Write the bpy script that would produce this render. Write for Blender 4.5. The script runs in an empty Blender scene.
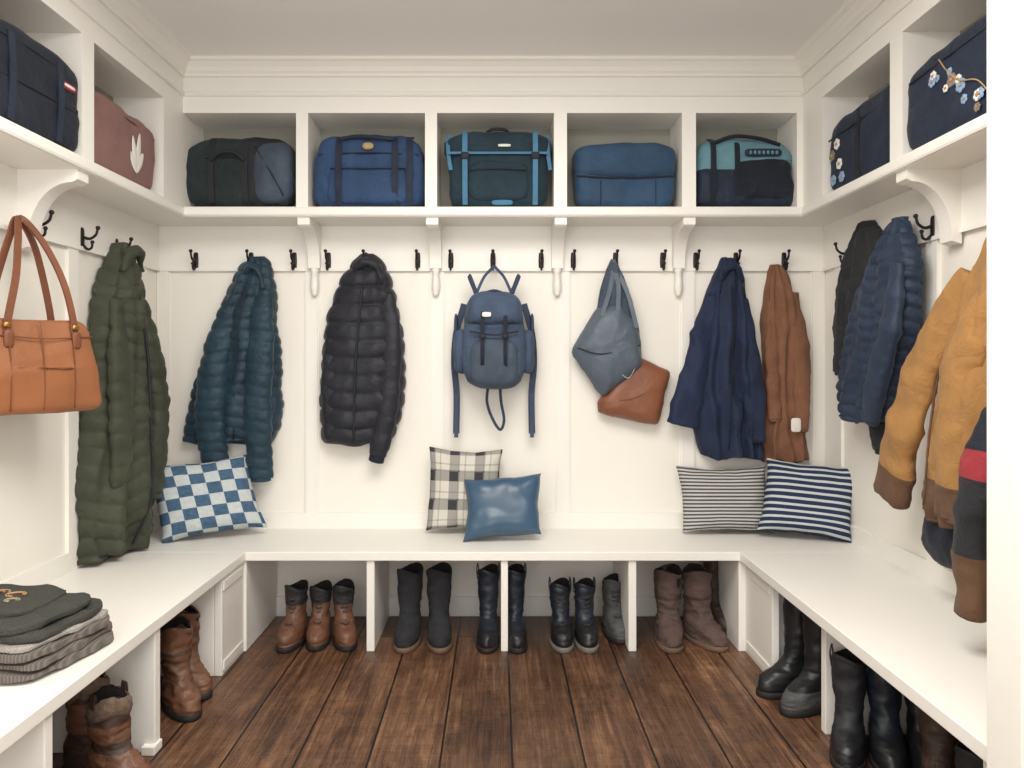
import bpy, bmesh, math, random
from mathutils import Vector, Matrix, noise
random.seed(7)
F=740.0; CX=497.0; CY=362.0; H=1.30
YB=3.795; XL=-1.74; XR=1.68; ZC=2.74
def wx(px,y): return (px-CX)/F*y
def wz(py,y): return H+(CY-py)/F*y
sc=bpy.context.scene
# ------------------------------------------------------------ materials
def rgb(r,g,b):
    def c(v):
        v/=255.0
        return v/12.92 if v<=.04045 else ((v+.055)/1.055)**2.4
    return (c(r),c(g),c(b),1)
class NT:
    def __init__(s,name):
        s.m=bpy.data.materials.new(name); s.m.use_nodes=True
        s.t=s.m.node_tree; s.b=s.t.nodes['Principled BSDF']
    def n(s,ty,**k):
        x=s.t.nodes.new(ty)
        for a,v in k.items(): setattr(x,a,v)
        return x
    def l(s,a,b): s.t.links.new(a,b)
    def math(s,op,a,b=None):
        x=s.n('ShaderNodeMath',operation=op)
        for i,v in enumerate((a,b)):
            if v is None: continue
            if isinstance(v,(int,float)): x.inputs[i].default_value=v
            else: s.l(v,x.inputs[i])
        return x.outputs[0]
    def mix(s,f,a,b):
        x=s.n('ShaderNodeMix',data_type='RGBA')
        for i,v in ((0,f),(6,a),(7,b)):
            if isinstance(v,(int,float)): x.inputs[i].default_value=v
            elif isinstance(v,tuple): x.inputs[i].default_value=v
            else: s.l(v,x.inputs[i])
        return x.outputs[2]
def mat(name,col,rough=.6,var=.25,vs=6,bs=60,bump=.15,sheen=0,metal=0,spec=.5,coat=0,dist=.003,crease=0):
    t=NT(name); tc=t.n('ShaderNodeTexCoord'); src=tc.outputs['Object']
    nz=t.n('ShaderNodeTexNoise'); nz.inputs['Scale'].default_value=vs; nz.inputs['Detail'].default_value=4; t.l(src,nz.inputs[0])
    lo=tuple(c*(1-var) for c in col[:3])+(1,); hi=tuple(min(1,c*(1+var)) for c in col[:3])+(1,)
    rp=t.n('ShaderNodeValToRGB'); rp.color_ramp.elements[0].position=.3; rp.color_ramp.elements[1].position=.7
    rp.color_ramp.elements[0].color=lo; rp.color_ramp.elements[1].color=hi
    t.l(nz.outputs[0],rp.inputs[0]); t.l(rp.outputs[0],t.b.inputs['Base Color'])
    last=None
    if bump:
        n2=t.n('ShaderNodeTexNoise'); n2.inputs['Scale'].default_value=bs; n2.inputs['Detail'].default_value=3; t.l(src,n2.inputs[0])
        bp=t.n('ShaderNodeBump'); bp.inputs['Strength'].default_value=bump; bp.inputs['Distance'].default_value=dist
        t.l(n2.outputs[0],bp.inputs['Height']); last=bp
    if crease:
        n3=t.n('ShaderNodeTexNoise'); n3.inputs['Scale'].default_value=13; n3.inputs['Detail'].default_value=4; n3.inputs['Distortion'].default_value=1.2; t.l(src,n3.inputs[0])
        rd=t.math('ABSOLUTE',t.math('SUBTRACT',n3.outputs[0],.5)); rd=t.math('POWER',rd,.6)
        b3=t.n('ShaderNodeBump'); b3.inputs['Strength'].default_value=crease; b3.inputs['Distance'].default_value=.02
        t.l(rd,b3.inputs['Height'])
        if last: t.l(last.outputs[0],b3.inputs['Normal'])
        last=b3
    if last: t.l(last.outputs[0],t.b.inputs['Normal'])
    t.b.inputs['Roughness'].default_value=rough; t.b.inputs['Metallic'].default_value=metal
    t.b.inputs['Specular IOR Level'].default_value=spec
    t.b.inputs['Sheen Weight'].default_value=sheen; t.b.inputs['Coat Weight'].default_value=coat
    return t.m
WHITE=mat('white_paint',rgb(239,236,229),.42,.012,2,30,.03)
WALL=mat('wall_paint',rgb(239,235,226),.5,.015,1.5,40,.04)
CEIL=mat('ceiling_paint',rgb(240,238,235),.8,.015,1.5,60,.05)
GREIGE=mat('cubby_back_shaded_paint',rgb(146,144,131),.6,.03,2,30,.03)  # greige back panel, darkened so its colour carries the cubby's shade
BLACKM=mat('black_iron',rgb(30,27,26),.45,.2,10,80,.1,metal=.4)
# fabrics
def cloth(name,c,rough=.75,cr=.35,var=.2,sheen=.06): return mat(name,c,rough,var,8,260,.2,spec=.25,crease=cr,sheen=sheen)
NAVY=cloth('navy_nylon',rgb(32,41,58),.6,.25)
NAVYD=cloth('dark_navy_canvas',rgb(28,33,44),.7,.25)
TEALP=cloth('teal_navy_quilt',rgb(36,58,71),.48,.22)
BLACKP=cloth('black_quilt',rgb(38,39,46),.48,.2)
OLIVE=cloth('olive_quilt',rgb(63,67,53),.6,.25)
BLUEJ=cloth('navy_shell',rgb(32,43,68),.7,.3)
RUST=cloth('rust_wool',rgb(126,88,67),.9,.3)
OCHRE=cloth('ochre_canvas',rgb(164,122,73),.85,.3,.12)
OCHREB=cloth('brown_canvas',rgb(100,74,56),.85,.3)
RPUFF=cloth('blue_quilt',rgb(42,55,75),.48,.22)
CHAR=cloth('charcoal_fleece',rgb(44,45,48),.9,.3)
RED=cloth('red_fleece',rgb(150,52,60),.85,.3)
BLUEB=cloth('blue_canvas',rgb(46,70,104),.7,.3)
BLUE2=cloth('steel_blue_nylon',rgb(47,72,98),.65,.25)
TEALB=cloth('dark_teal_canvas',rgb(32,52,62),.7,.3)
GRNB=cloth('green_black_canvas',rgb(38,48,50),.65,.35)
GREYB=cloth('grey_blue_panel',rgb(64,76,90),.6,.25)
SKYS=mat('bright_blue_webbing',rgb(66,118,150),.7,.1,20,300,.2)
LTEAL=cloth('light_teal_nylon',rgb(98,138,150),.65,.3,.12)
MAUVE=cloth('mauve_canvas',rgb(134,101,96),.8,.25,.1)
BLK=mat('black_webbing',rgb(27,29,34),.7,.2,20,300,.2)
TAN=mat('tan_leather',rgb(148,94,60),.45,.14,5,140,.25,dist=.002,crease=.12)
TAND=mat('tan_leather_strap',rgb(118,70,46),.5,.16,8,140,.2)
COGN=mat('cognac_leather',rgb(130,79,53),.45,.15,5,140,.2,crease=.15)
SLATE=mat('slate_leather',rgb(84,96,108),.5,.12,5,140,.2,crease=.2)
BLEATH=mat('blue_leather',rgb(58,86,110),.33,.12,3,160,.12,dist=.001)
BPACK=cloth('backpack_blue',rgb(64,79,101),.7,.3)
BPST=mat('blue_webbing',rgb(38,53,78),.7,.15,20,300,.2)
LBL=mat('white_label',rgb(224,221,214),.6,.04,8,100,.05)
GOLD=mat('gold_thread',rgb(170,144,100),.5,.2,60,200,.3)
ORNG=mat('orange_thread',rgb(190,126,92),.6,.2,40,200,.3)
PALEB=mat('pale_blue_thread',rgb(130,160,196),.6,.2,40,200,.3)
SILV=mat('buckle_metal',rgb(150,150,150),.35,.1,20,60,.05,metal=.8)
BRASS=mat('brass',rgb(180,140,80),.35,.1,20,60,.05,metal=.9)
# boots
RUB=mat('black_rubber',rgb(28,29,32),.42,.2,8,60,.08)
RUBM=mat('matte_black_rubber',rgb(34,35,38),.6,.2,8,80,.2)
NVRUB=mat('navy_rubber',rgb(28,35,46),.45,.2,8,60,.08)
BRL=mat('brown_boot_leather',rgb(106,72,53),.5,.28,9,90,.25,crease=.25)
BRLD=mat('dark_brown_leather',rgb(66,49,41),.55,.3,9,90,.25,crease=.25)
MAVL=mat('mauve_suede',rgb(86,68,63),.8,.2,9,120,.35,crease=.25)
FELT=mat('black_felt',rgb(38,39,42),.95,.25,30,260,.6)
GRLT=mat('grey_leather',rgb(76,77,77),.65,.25,10,120,.3,crease=.25)
SOLE=mat('gum_sole',rgb(104,82,64),.7,.15,10,90,.2)
SOLK=mat('black_sole',rgb(28,26,25),.7,.15,10,90,.2)
SOLW=mat('grey_sole',rgb(112,107,100),.7,.15,10,90,.2)
LACE=mat('dark_laces',rgb(62,57,53),.8,.15,10,90,.2)
DARK=mat('dark_lining_and_hollow',rgb(24,22,22),.95,.2,10,90,.2)
def knit(name,c):
    t=NT(name); tc=t.n('ShaderNodeTexCoord'); w=t.n('ShaderNodeTexWave',bands_direction='DIAGONAL'); w.inputs['Scale'].default_value=60; w.inputs['Distortion'].default_value=6; w.inputs['Detail Scale'].default_value=4
    t.l(tc.outputs['Object'],w.inputs[0]); nz=t.n('ShaderNodeTexNoise'); nz.inputs['Scale'].default_value=120; t.l(tc.outputs['Object'],nz.inputs[0])
    f=t.math('ADD',t.math('MULTIPLY',w.outputs[1],.5),t.math('MULTIPLY',nz.outputs[0],.5))
    t.l(t.mix(f,tuple(x*.6 for x in c[:3])+(1,),tuple(x*1.35 for x in c[:3])+(1,)),t.b.inputs['Base Color'])
    bp=t.n('ShaderNodeBump'); bp.inputs['Strength'].default_value=.6; bp.inputs['Distance'].default_value=.003; t.l(f,bp.inputs['Height']); t.l(bp.outputs[0],t.b.inputs['Normal'])
    t.b.inputs['Roughness'].default_value=.95; t.b.inputs['Specular IOR Level'].default_value=.2; return t.m
SWG=knit('dark_green_knit',rgb(70,71,66)); SWL=knit('grey_knit',rgb(160,156,150)); SWT=cloth('taupe_knit',rgb(128,118,110),.9,.2,.15)
FUR=mat('fleece_trim',rgb(108,90,76),.95,.3,60,200,.9)
def ribbed(name,col):
    t=NT(name); tc=t.n('ShaderNodeTexCoord'); w=t.n('ShaderNodeTexWave',bands_direction='X'); w.inputs['Scale'].default_value=34
    w.inputs['Distortion'].default_value=1.2
    t.l(tc.outputs['Object'],w.inputs[0])
    c=t.mix(w.outputs[1],tuple(x*.6 for x in col[:3])+(1,),col); t.l(c,t.b.inputs['Base Color'])
    bp=t.n('ShaderNodeBump'); bp.inputs['Strength'].default_value=.7; bp.inputs['Distance'].default_value=.003
    t.l(w.outputs[1],bp.inputs['Height']); t.l(bp.outputs[0],t.b.inputs['Normal']); t.b.inputs['Roughness'].default_value=.95
    return t.m
RIB=ribbed('ribbed_taupe_knit',rgb(116,108,102))
def pillow_mat(name,kind):
    t=NT(name); tc=t.n('ShaderNodeTexCoord'); sp=t.n('ShaderNodeSeparateXYZ'); t.l(tc.outputs['UV'],sp.inputs[0])
    u,v=sp.outputs[0],sp.outputs[1]
    def st(c,per,duty,off=0):
        return t.math('LESS_THAN',t.math('FRACT',t.math('ADD',t.math('MULTIPLY',c,per),off)),duty)
    W=rgb(206,202,192)
    if kind=='check':
        a=st(u,3.6,.5,.1); b=st(v,3.4,.5,.3)
        x=t.math('ABSOLUTE',t.math('SUBTRACT',a,b)); nz=t.n('ShaderNodeTexNoise'); nz.inputs['Scale'].default_value=22; nz.inputs['Detail'].default_value=5; t.l(tc.outputs['UV'],nz.inputs[0])
        blue=t.mix(nz.outputs[0],rgb(36,64,94),rgb(92,120,144)); wh=t.mix(nz.outputs[0],rgb(210,212,206),rgb(164,178,186))
        col=t.mix(x,blue,wh)
    elif kind=='plaid':
        s=t.math('ADD',st(u,3,.36,.1),st(v,3,.36,.2)); s2=t.math('ADD',st(u,3,.06,.75),st(v,3,.06,.85))
        s3=t.math('ADD',st(u,3,.05,.5),st(v,3,.05,.6))
        c1=t.mix(t.math('MULTIPLY',s,.48),W,rgb(44,46,52)); c2=t.mix(t.math('MULTIPLY',s2,.45),c1,rgb(34,36,42))
        col=t.mix(t.math('MULTIPLY',s3,.4),c2,rgb(110,100,88))
    elif kind=='thin':
        col=t.mix(st(v,19,.5),rgb(190,188,182),rgb(78,80,86))
    else:
        col=t.mix(st(v,12,.62,.2),rgb(194,197,200),rgb(42,54,79))
    t.l(col,t.b.inputs['Base Color']); t.b.inputs['Roughness'].default_value=.9; t.b.inputs['Specular IOR Level'].default_value=.2
    n2=t.n('ShaderNodeTexNoise'); n2.inputs['Scale'].default_value=220; t.l(tc.outputs['Object'],n2.inputs[0])
    bp=t.n('ShaderNodeBump'); bp.inputs['Strength'].default_value=.3; bp.inputs['Distance'].default_value=.002
    t.l(n2.outputs[0],bp.inputs['Height']); t.l(bp.outputs[0],t.b.inputs['Normal'])
    return t.m
def floor_mat():
    t=NT('wood_planks'); tc=t.n('ShaderNodeTexCoord')
    mp=t.n('ShaderNodeMapping'); mp.inputs['Rotation'].default_value=(0,0,math.pi/2); mp.inputs['Location'].default_value=(.9,.155,0); t.l(tc.outputs['Object'],mp.inputs[0])
    br=t.n('ShaderNodeTexBrick'); br.offset=.37
    for k,v in (('Scale',1),('Mortar Size',.0038),('Mortar Smooth',.1),('Brick Width',3.4),('Row Height',.235),('Bias',0)): br.inputs[k].default_value=v
    br.inputs['Color1'].default_value=(.38,.38,.38,1); br.inputs['Color2'].default_value=(1,1,1,1); br.inputs['Mortar'].default_value=(0,0,0,1)
    t.l(mp.outputs[0],br.inputs[0])
    off=t.n('ShaderNodeVectorMath',operation='SCALE'); t.l(br.outputs[0],off.inputs[0]); off.inputs['Scale'].default_value=9.0
    av=t.n('ShaderNodeVectorMath',operation='ADD'); t.l(tc.outputs['Object'],av.inputs[0]); t.l(off.outputs[0],av.inputs[1])
    def nz(sx,sy,s,d,r=.6,dis=0):
        m=t.n('ShaderNodeMapping'); m.inputs['Scale'].default_value=(sx,sy,1); t.l(av.outputs[0],m.inputs[0])
        x=t.n('ShaderNodeTexNoise'); x.inputs['Scale'].default_value=s; x.inputs['Detail'].default_value=d; x.inputs['Roughness'].default_value=r; x.inputs['Distortion'].default_value=dis; t.l(m.outputs[0],x.inputs[0]); return x.outputs[0]
    g=nz(34,1.2,1.3,10,.75,.8); bl=nz(2.6,1.2,2.0,6,.65); sw=nz(3,60,1.8,4); fine=nz(120,6,2,6,.75); blot=nz(1,1,10,6,.8)
    rp=t.n('ShaderNodeValToRGB'); e=rp.color_ramp.elements
    e[0].position=.39; e[0].color=rgb(34,22,16); e[1].position=.63; e[1].color=rgb(186,148,114)
    x=e.new(.46); x.color=rgb(78,53,38); x=e.new(.52); x.color=rgb(112,79,57); x=e.new(.57); x.color=rgb(142,106,78)
    f=t.math('ADD',t.math('MULTIPLY',g,.38),t.math('MULTIPLY',bl,.24)); f=t.math('ADD',f,t.math('MULTIPLY',sw,.08)); f=t.math('ADD',f,t.math('MULTIPLY',fine,.14)); f=t.math('ADD',f,t.math('MULTIPLY',blot,.16))
    t.l(f,rp.inputs[0])
    mlt=t.n('ShaderNodeMix',data_type='RGBA',blend_type='MULTIPLY'); mlt.inputs[0].default_value=.62
    t.l(rp.outputs[0],mlt.inputs[6]); t.l(br.outputs[0],mlt.inputs[7])
    col=t.mix(br.outputs[1],mlt.outputs[2],rgb(12,8,6)); t.l(col,t.b.inputs['Base Color'])
    r=t.math('ADD',t.math('MULTIPLY',f,.7),.04); t.l(r,t.b.inputs['Roughness'])
    h=t.math('SUBTRACT',f,t.math('MULTIPLY',br.outputs[1],.8))
    bp=t.n('ShaderNodeBump'); bp.inputs['Strength'].default_value=.8; bp.inputs['Distance'].default_value=.012
    t.l(h,bp.inputs['Height']); t.l(bp.outputs[0],t.b.inputs['Normal'])
    return t.m
# ------------------------------------------------------------ mesh builder
def cat(P,n=8):
    P=[Vector(p) for p in P]
    if len(P)<3: 
        return [P[0].lerp(P[-1],i/n) for i in range(n+1)]
    out=[]
    for i in range(len(P)-1):
        p0=P[i-1] if i>0 else P[0]*2-P[1]; p1=P[i]; p2=P[i+1]; p3=P[i+2] if i+2<len(P) else P[-1]*2-P[-2]
        for k in range(n):
            t=k/n
            out.append(.5*((2*p1)+(p2-p0)*t+(2*p0-5*p1+4*p2-p3)*t*t+(3*p1-p0-3*p2+p3)*t**3))
    out.append(P[-1].copy()); return out
def sg(x,e): return math.copysign(abs(x)**e,x)
class MB:
    def __init__(s): s.v=[];s.f=[];s.mi=[];s.sm=[];s.mats=[];s.uv=[];s.dp=[];s.M=Matrix.Identity(4);s.disp=None
    def m(s,mt):
        if mt not in s.mats: s.mats.append(mt)
        return s.mats.index(mt)
    def av(s,p,uv=(0,0)):
        s.v.append(s.M@Vector(p)); s.uv.append(uv); s.dp.append(s.disp); return len(s.v)-1
    def af(s,idx,mt,smooth=True): s.f.append(tuple(idx)); s.mi.append(s.m(mt)); s.sm.append(smooth)
    def loft(s,rings,mt,closed=True,caps=(True,True),smooth=True,mfn=None):
        R=[[s.av(p) for p in r] for r in rings]; n=len(rings[0])
        for i in range(len(R)-1):
            for j in range(n if closed else n-1):
                k=(j+1)%n
                s.af((R[i][j],R[i][k],R[i+1][k],R[i+1][j]),mfn(i,j) if mfn else mt,smooth)
        for c,ri in ((caps[0],0),(caps[1],-1)):
            if c:
                r=R[ri]; ce=sum((s.v[q] for q in r),Vector())/n
                s.v.append(ce); s.uv.append((0,0)); s.dp.append(s.disp); ci=len(s.v)-1
                for j in range(n): s.af((r[j],r[(j+1)%n],ci),mfn(0 if ri==0 else len(R)-2,j) if mfn else mt,smooth)
        return R
    def box(s,x0,x1,y0,y1,z0,z1,mt):
        i=[s.av(p) for p in ((x0,y0,z0),(x1,y0,z0),(x1,y1,z0),(x0,y1,z0),(x0,y0,z1),(x1,y0,z1),(x1,y1,z1),(x0,y1,z1))]
        for q in ((0,3,2,1),(4,5,6,7),(0,1,5,4),(1,2,6,5),(2,3,7,6),(3,0,4,7)): s.af([i[k] for k in q],mt,False)
    def sbox(s,c,h,mt,p=5,n=14,deform=None,mfn=None):
        c=Vector(c); D={}
        def gv(q):
            k=(round(q[0],4),round(q[1],4),round(q[2],4))
            if k not in D:
                nn=(abs(q[0])**p+abs(q[1])**p+abs(q[2])**p)**(1/p); r=Vector(q)/nn
                if deform: r=Vector(deform(r))
                D[k]=s.av((c.x+r.x*h[0],c.y+r.y*h[1],c.z+r.z*h[2]))
            return D[k]
        for ax in range(3):
            for sn in (-1,1):
                for i in range(n):
                    for j in range(n):
                        qs=[]
                        for (a,b) in ((i,j),(i+1,j),(i+1,j+1),(i,j+1)):
                            q=[0,0,0]; q[ax]=sn; q[(ax+1)%3]=math.tan((a/n*2-1)*math.pi/4); q[(ax+2)%3]=math.tan((b/n*2-1)*math.pi/4); qs.append(q)
                        ce=[sum(q[k] for q in qs)/4 for k in range(3)]
                        s.af([gv(q) for q in qs],mfn(ce) if mfn else mt)
    def tube(s,P,r,mt,seg=12,n=8,flat=None,ref=(0,-1,0),caps=(True,True),quilt=None,mfn=None,step=None):
        rr=[r]*len(P) if isinstance(r,(int,float)) else r
        if step:
            L=sum((Vector(P[i+1])-Vector(P[i])).length for i in range(len(P)-1)); n=max(3,int(L/step/(len(P)-1)))
        Q=cat(P,n); RR=[x.x for x in cat([(q,0,0) for q in rr],n)] if len(P)>2 else [rr[0]+(rr[-1]-rr[0])*i/n for i in range(n+1)]
        rings=[]; up=Vector(ref); L=0
        for i,q in enumerate(Q):
            t=(Q[min(i+1,len(Q)-1)]-Q[max(i-1,0)])
            if t.length<1e-9: t=Vector((0,0,1))
            t.normalize(); up=up-t*up.dot(t)
            if up.length<1e-4: up=t.orthogonal()
            up.normalize(); sd=t.cross(up)
            if i: L+=(q-Q[i-1]).length
            k=RR[i]
            if quilt: k*=1+quilt[1]*(abs(math.sin(math.pi*L/quilt[0]))**.6-.6)
            fa,fb=flat or (1,1)
            rings.append([q+sd*math.cos(a)*k*fa+up*math.sin(a)*k*fb for a in [2*math.pi*j/seg for j in range(seg)]])
        nr=len(rings)
        s.loft(rings,mt,True,caps,mfn=(lambda i,j:mfn(i/nr)) if mfn else None)
    def strap(s,P,w,t,mt,nrm=(0,-1,0),n=6):
        Q=cat(P,n); N=Vector(nrm).normalized(); rings=[]
        for i,q in enumerate(Q):
            tg=(Q[min(i+1,len(Q)-1)]-Q[max(i-1,0)]).normalized(); sd=tg.cross(N)
            if sd.length<1e-3: sd=tg.orthogonal()
            sd.normalize(); nn=sd.cross(tg)
            rings.append([q+sd*w/2+nn*t/2,q-sd*w/2+nn*t/2,q-sd*w/2-nn*t/2,q+sd*w/2-nn*t/2])
        s.loft(rings,mt,True,(True,True),smooth=False)
    def poly(s,pts,d,mt,fr,n0=0,q=2.2,K=8,sub=4):
        P=[Vector((x,z,0)) for x,z in pts]; O=[]
        for i in range(len(P)):
            for k in range(sub): O.append(P[i].lerp(P[(i+1)%len(P)],k/sub))
        O=[(O[i-1]+O[i]*2+O[(i+1)%len(O)])/4 for i in range(len(O))]
        c=sum(O,Vector())/len(O); rings=[]
        for k in range(K+1):
            t=math.sin((k/K)*math.pi/2)*1.0
            tt=max(t,.02); rings.append([fr(c.x+(p.x-c.x)*tt,n0-.25*d*(1-tt**q),c.y+(p.y-c.y)*tt) for p in O])
        for k in range(K-1,-1,-1):
            t=math.sin((k/K)*math.pi/2); tt=max(t,.02)
            rings.append([fr(c.x+(p.x-c.x)*tt,n0+d*(1-tt**q)**(.6),c.y+(p.y-c.y)*tt) for p in O])
        s.loft(rings,mt)
    def build(s,name,bevel=0,sub=0,origin=None):
        xs=[v.x for v in s.v]; ys=[v.y for v in s.v]; zs=[v.z for v in s.v]
        o=Vector(origin) if origin else Vector(((min(xs)+max(xs))/2,(min(ys)+max(ys))/2,min(zs)))
        me=bpy.data.meshes.new(name); me.from_pydata([tuple(v-o) for v in s.v],[],s.f)
        for m_ in s.mats: me.materials.append(m_)
        me.polygons.foreach_set('material_index',s.mi); me.polygons.foreach_set('use_smooth',s.sm)
        if any(u!=(0,0) for u in s.uv):
            ul=me.uv_layers.new(name='UVMap')
            for lp in me.loops: ul.data[lp.index].uv=s.uv[lp.vertex_index]
        bm=bmesh.new(); bm.from_mesh(me); bmesh.ops.recalc_face_normals(bm,faces=bm.faces); bm.normal_update()
        if any(s.dp):
            bm.verts.ensure_lookup_table(); nv=[]
            for i,v in enumerate(bm.verts):
                nv.append(v.co+v.normal*s.dp[i](v.co+o) if s.dp[i] else v.co.copy())
            for v,c in zip(bm.verts,nv): v.co=c
        bm.to_mesh(me); bm.free()
        ob=bpy.data.objects.new(name,me); ob.location=o; sc.collection.objects.link(ob)
        if bevel:
            b=ob.modifiers.new('bevel','BEVEL'); b.width=bevel; b.segments=2; b.limit_method='ANGLE'
        if sub:
            b=ob.modifiers.new('sub','SUBSURF'); b.levels=sub; b.render_levels=sub
        return ob
def wr(scale,amp,st=(1,1,1),seed=0):
    def f(p):
        q=Vector((p.x*st[0]*scale+seed,p.y*st[1]*scale,p.z*st[2]*scale))
        a=noise.noise(q); b=noise.noise(q*2.3+Vector((5,3,1)))
        return amp*((1-2.4*abs(a))*.6+(1-2*abs(b))*.3-.4)
    return f
def add(*fs): return lambda p: sum(f(p) for f in fs)
def qz(pitch,amp,warp=.02,seed=0):
    def f(p):
        w=warp*noise.noise(Vector((p.x*5+seed,p.y*5,p.z*2)))
        vary=.7+.6*noise.noise(Vector((p.x*7,p.y*7+seed,p.z*5)))
        return amp*(abs(math.sin(math.pi*(p.z+w)/pitch))**.35-.6)*max(.35,vary+.3)
    return f
frB=lambda a,n,z: Vector((a,YB-n,z))
frL=lambda a,n,z: Vector((XL+n,a,z))
frR=lambda a,n,z: Vector((XR-n,a,z))
# ------------------------------------------------------------ room
YN=-1.2
CXL=-1.50; CXR=1.46; CYB=3.535   # cubby front planes
def simple(name,boxes,mt,bev=0):
    b=MB()
    for x in boxes: b.box(*x,mt)
    return b.build(name,bev)
simple('floor',[(XL-.1,XR+.1,YN,YB+.1,-.05,0)],floor_mat())
simple('ceiling',[(XL-.1,XR+.1,YN,YB+.1,ZC,ZC+.05)],CEIL)
simple('wall_back',[(XL-.1,XR+.1,YB,YB+.1,0,ZC)],WALL)
simple('wall_left',[(XL-.1,XL,YN,YB,0,ZC)],WALL)
simple('wall_right',[(XR,XR+.1,YN,YB,0,ZC)],WALL)
simple('wall_front_return',[(1.057,XR,1.49,1.60,0,ZC)],WHITE,.004)
simple('baseboard_back',[(XL,XR,YB-.015,YB,0,.10)],WHITE,.003)
simple('baseboard_left',[(XL,XL+.015,YN,YB,0,.10)],WHITE,.003)
simple('baseboard_right',[(XR-.015,XR,1.6,YB,0,.10)],WHITE,.003)
# cubby units
SB,ST_,OT=1.994,2.042,2.49
divx=[(182,296),(308,425),(437,554),(567,682),(696,797)]
b=MB(); opens=[(wx(a,CYB),wx(c,CYB)) for a,c in divx]
b.box(CXL,CXR,CYB,YB,SB,ST_,WHITE)
b.box(CXL,CXR,CYB,YB,OT,ZC,WHITE)
edges=[v for o in opens for v in o][1:]+[CXR]
for i in range(0,len(edges),2): b.box(edges[i],edges[i+1],CYB+.0005,YB,ST_,OT,WHITE)
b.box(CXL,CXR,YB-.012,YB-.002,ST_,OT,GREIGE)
b.build('cubby_shelf')
def side_unit(xw,xf,ys,y_end):
    b=MB(); x0,x1=min(xw,xf),max(xw,xf)
    b.box(x0,x1,y_end,YB,SB,ST_,WHITE); b.box(x0,x1,y_end,YB,OT,ZC,WHITE)
    for (a,c) in ys: b.box(x0,x1,a,c,ST_,OT,WHITE)
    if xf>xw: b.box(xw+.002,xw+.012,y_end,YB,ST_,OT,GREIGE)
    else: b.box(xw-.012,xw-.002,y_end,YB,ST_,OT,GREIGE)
    b.build('cubby_shelf')
side_unit(XL,CXL,[(3.33,YB),(2.675,2.755),(2.03,2.11),(1.38,1.46)],1.38)
side_unit(XR,CXR,[(3.32,YB),(2.665,2.75),(2.03,2.11),(1.6,1.64)],1.6)
def sweep(name,prof,y0=1.38,y1=1.6,mt=WHITE,base=(CXL,CXR,CYB)):
    b=MB(); rows=[]
    for (n,z) in prof:
        rows.append([(base[0]+n,y0,z),(base[0]+n,base[2]-n,z),(base[1]-n,base[2]-n,z),(base[1]-n,y1,z)])
    b.loft(rows,mt,closed=False,caps=(False,False),smooth=False); return b.build(name)
sweep('trim_1',[(0,2.66),(.012,2.66),(.014,2.675),(.022,2.682),(.03,2.70),(.045,2.718),(.06,2.725),(.062,2.735),(.072,2.7399),(0,2.7399)])
sweep('trim_2',[(0,2.568),(.008,2.568),(.014,2.575),(.014,2.583),(.006,2.59),(0,2.592)])
sweep('trim_3',[(0,1.996),(.008,1.998),(.012,2.006),(.012,2.03),(.006,2.04),(0,2.0415)])
# wall panelling
b=MB(); b.box(XL,XR,YB-.013,YB,1.77,SB,WHITE); b.box(XL+.005,XR-.005,YB-.020,YB-.013,1.764,1.78,WHITE)
for px in (163,312,437,563,688,818):
    x=wx(px,YB-.01); b.box(x-.03,x+.03,YB-.015,YB,.53,1.77,WHITE); b.box(x-.038,x-.030,YB-.008,YB,.53,1.77,WHITE); b.box(x+.030,x+.038,YB-.008,YB,.53,1.77,WHITE)
b.box(XL,XR,YB-.015,YB,.45,.53,WHITE)
b.build('trim_4')
b=MB(); b.box(XL,XL+.013,1.2,YB,1.77,SB,WHITE); b.box(XL+.013,XL+.020,1.2,YB,1.764,1.78,WHITE)
for y in (3.62,3.02,2.5,1.9): b.box(XL,XL+.013,y-.035,y+.035,.53,1.77,WHITE)
b.box(XL,XL+.013,1.2,YB,.45,.53,WHITE); b.build('trim_5')
b=MB(); b.box(XR-.013,XR,1.6,YB,1.77,SB,WHITE); b.box(XR-.020,XR-.013,1.6,YB,1.764,1.78,WHITE)
for y in (3.62,2.84,2.3): b.box(XR-.013,XR,y-.035,y+.035,.53,1.77,WHITE)
b.box(XR-.013,XR,1.6,YB,.45,.53,WHITE); b.build('trim_6')
# brackets
def bracket(fr,a,depth,w=.058,zl=1.80,drop=True):
    b=MB(); P=[(.012,SB),(depth-.01,SB),(depth-.01,SB-.035)]
    for k in range(13):
        t=k/12*math.pi/2
        P.append((.05+(depth-.03-.05)*(1-math.sin(t)),SB-.045-(SB-.045-zl)*(1-math.cos(t))))
    P+= [(.05,zl-.025),(.012,zl-.035)]
    r0=[fr(a-w/2,n,z) for n,z in P]; r1=[fr(a+w/2,n,z) for n,z in P]
    i0=[b.av(p) for p in r0]; i1=[b.av(p) for p in r1]; n=len(P)
    b.af(i0,WHITE,False); b.af(i1[::-1],WHITE,False)
    for j in range(n): b.af((i0[j],i0[(j+1)%n],i1[(j+1)%n],i1[j]),WHITE,False)
    if drop:
        rs=[]
        for z,r in ((1.775,.017),(1.765,.023),(1.755,.017),(1.70,.021),(1.67,.022),(1.655,.015),(1.648,.017),(1.638,.012),(1.632,.004)):
            rs.append([fr(a+r*math.cos(t),.034+r*math.sin(t),z+zl-1.80) for t in [2*math.pi*j/16 for j in range(16)]])
        b.loft(rs,WHITE)
    b.build('shelf_bracket')
for px in (303,432,561,690): bracket(frB,wx(px,CYB),YB-CYB)
bracket(frL,2.70,CXL-XL,.07,1.74,False); bracket(frR,2.69,XR-CXR,.07,1.76,False)
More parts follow.
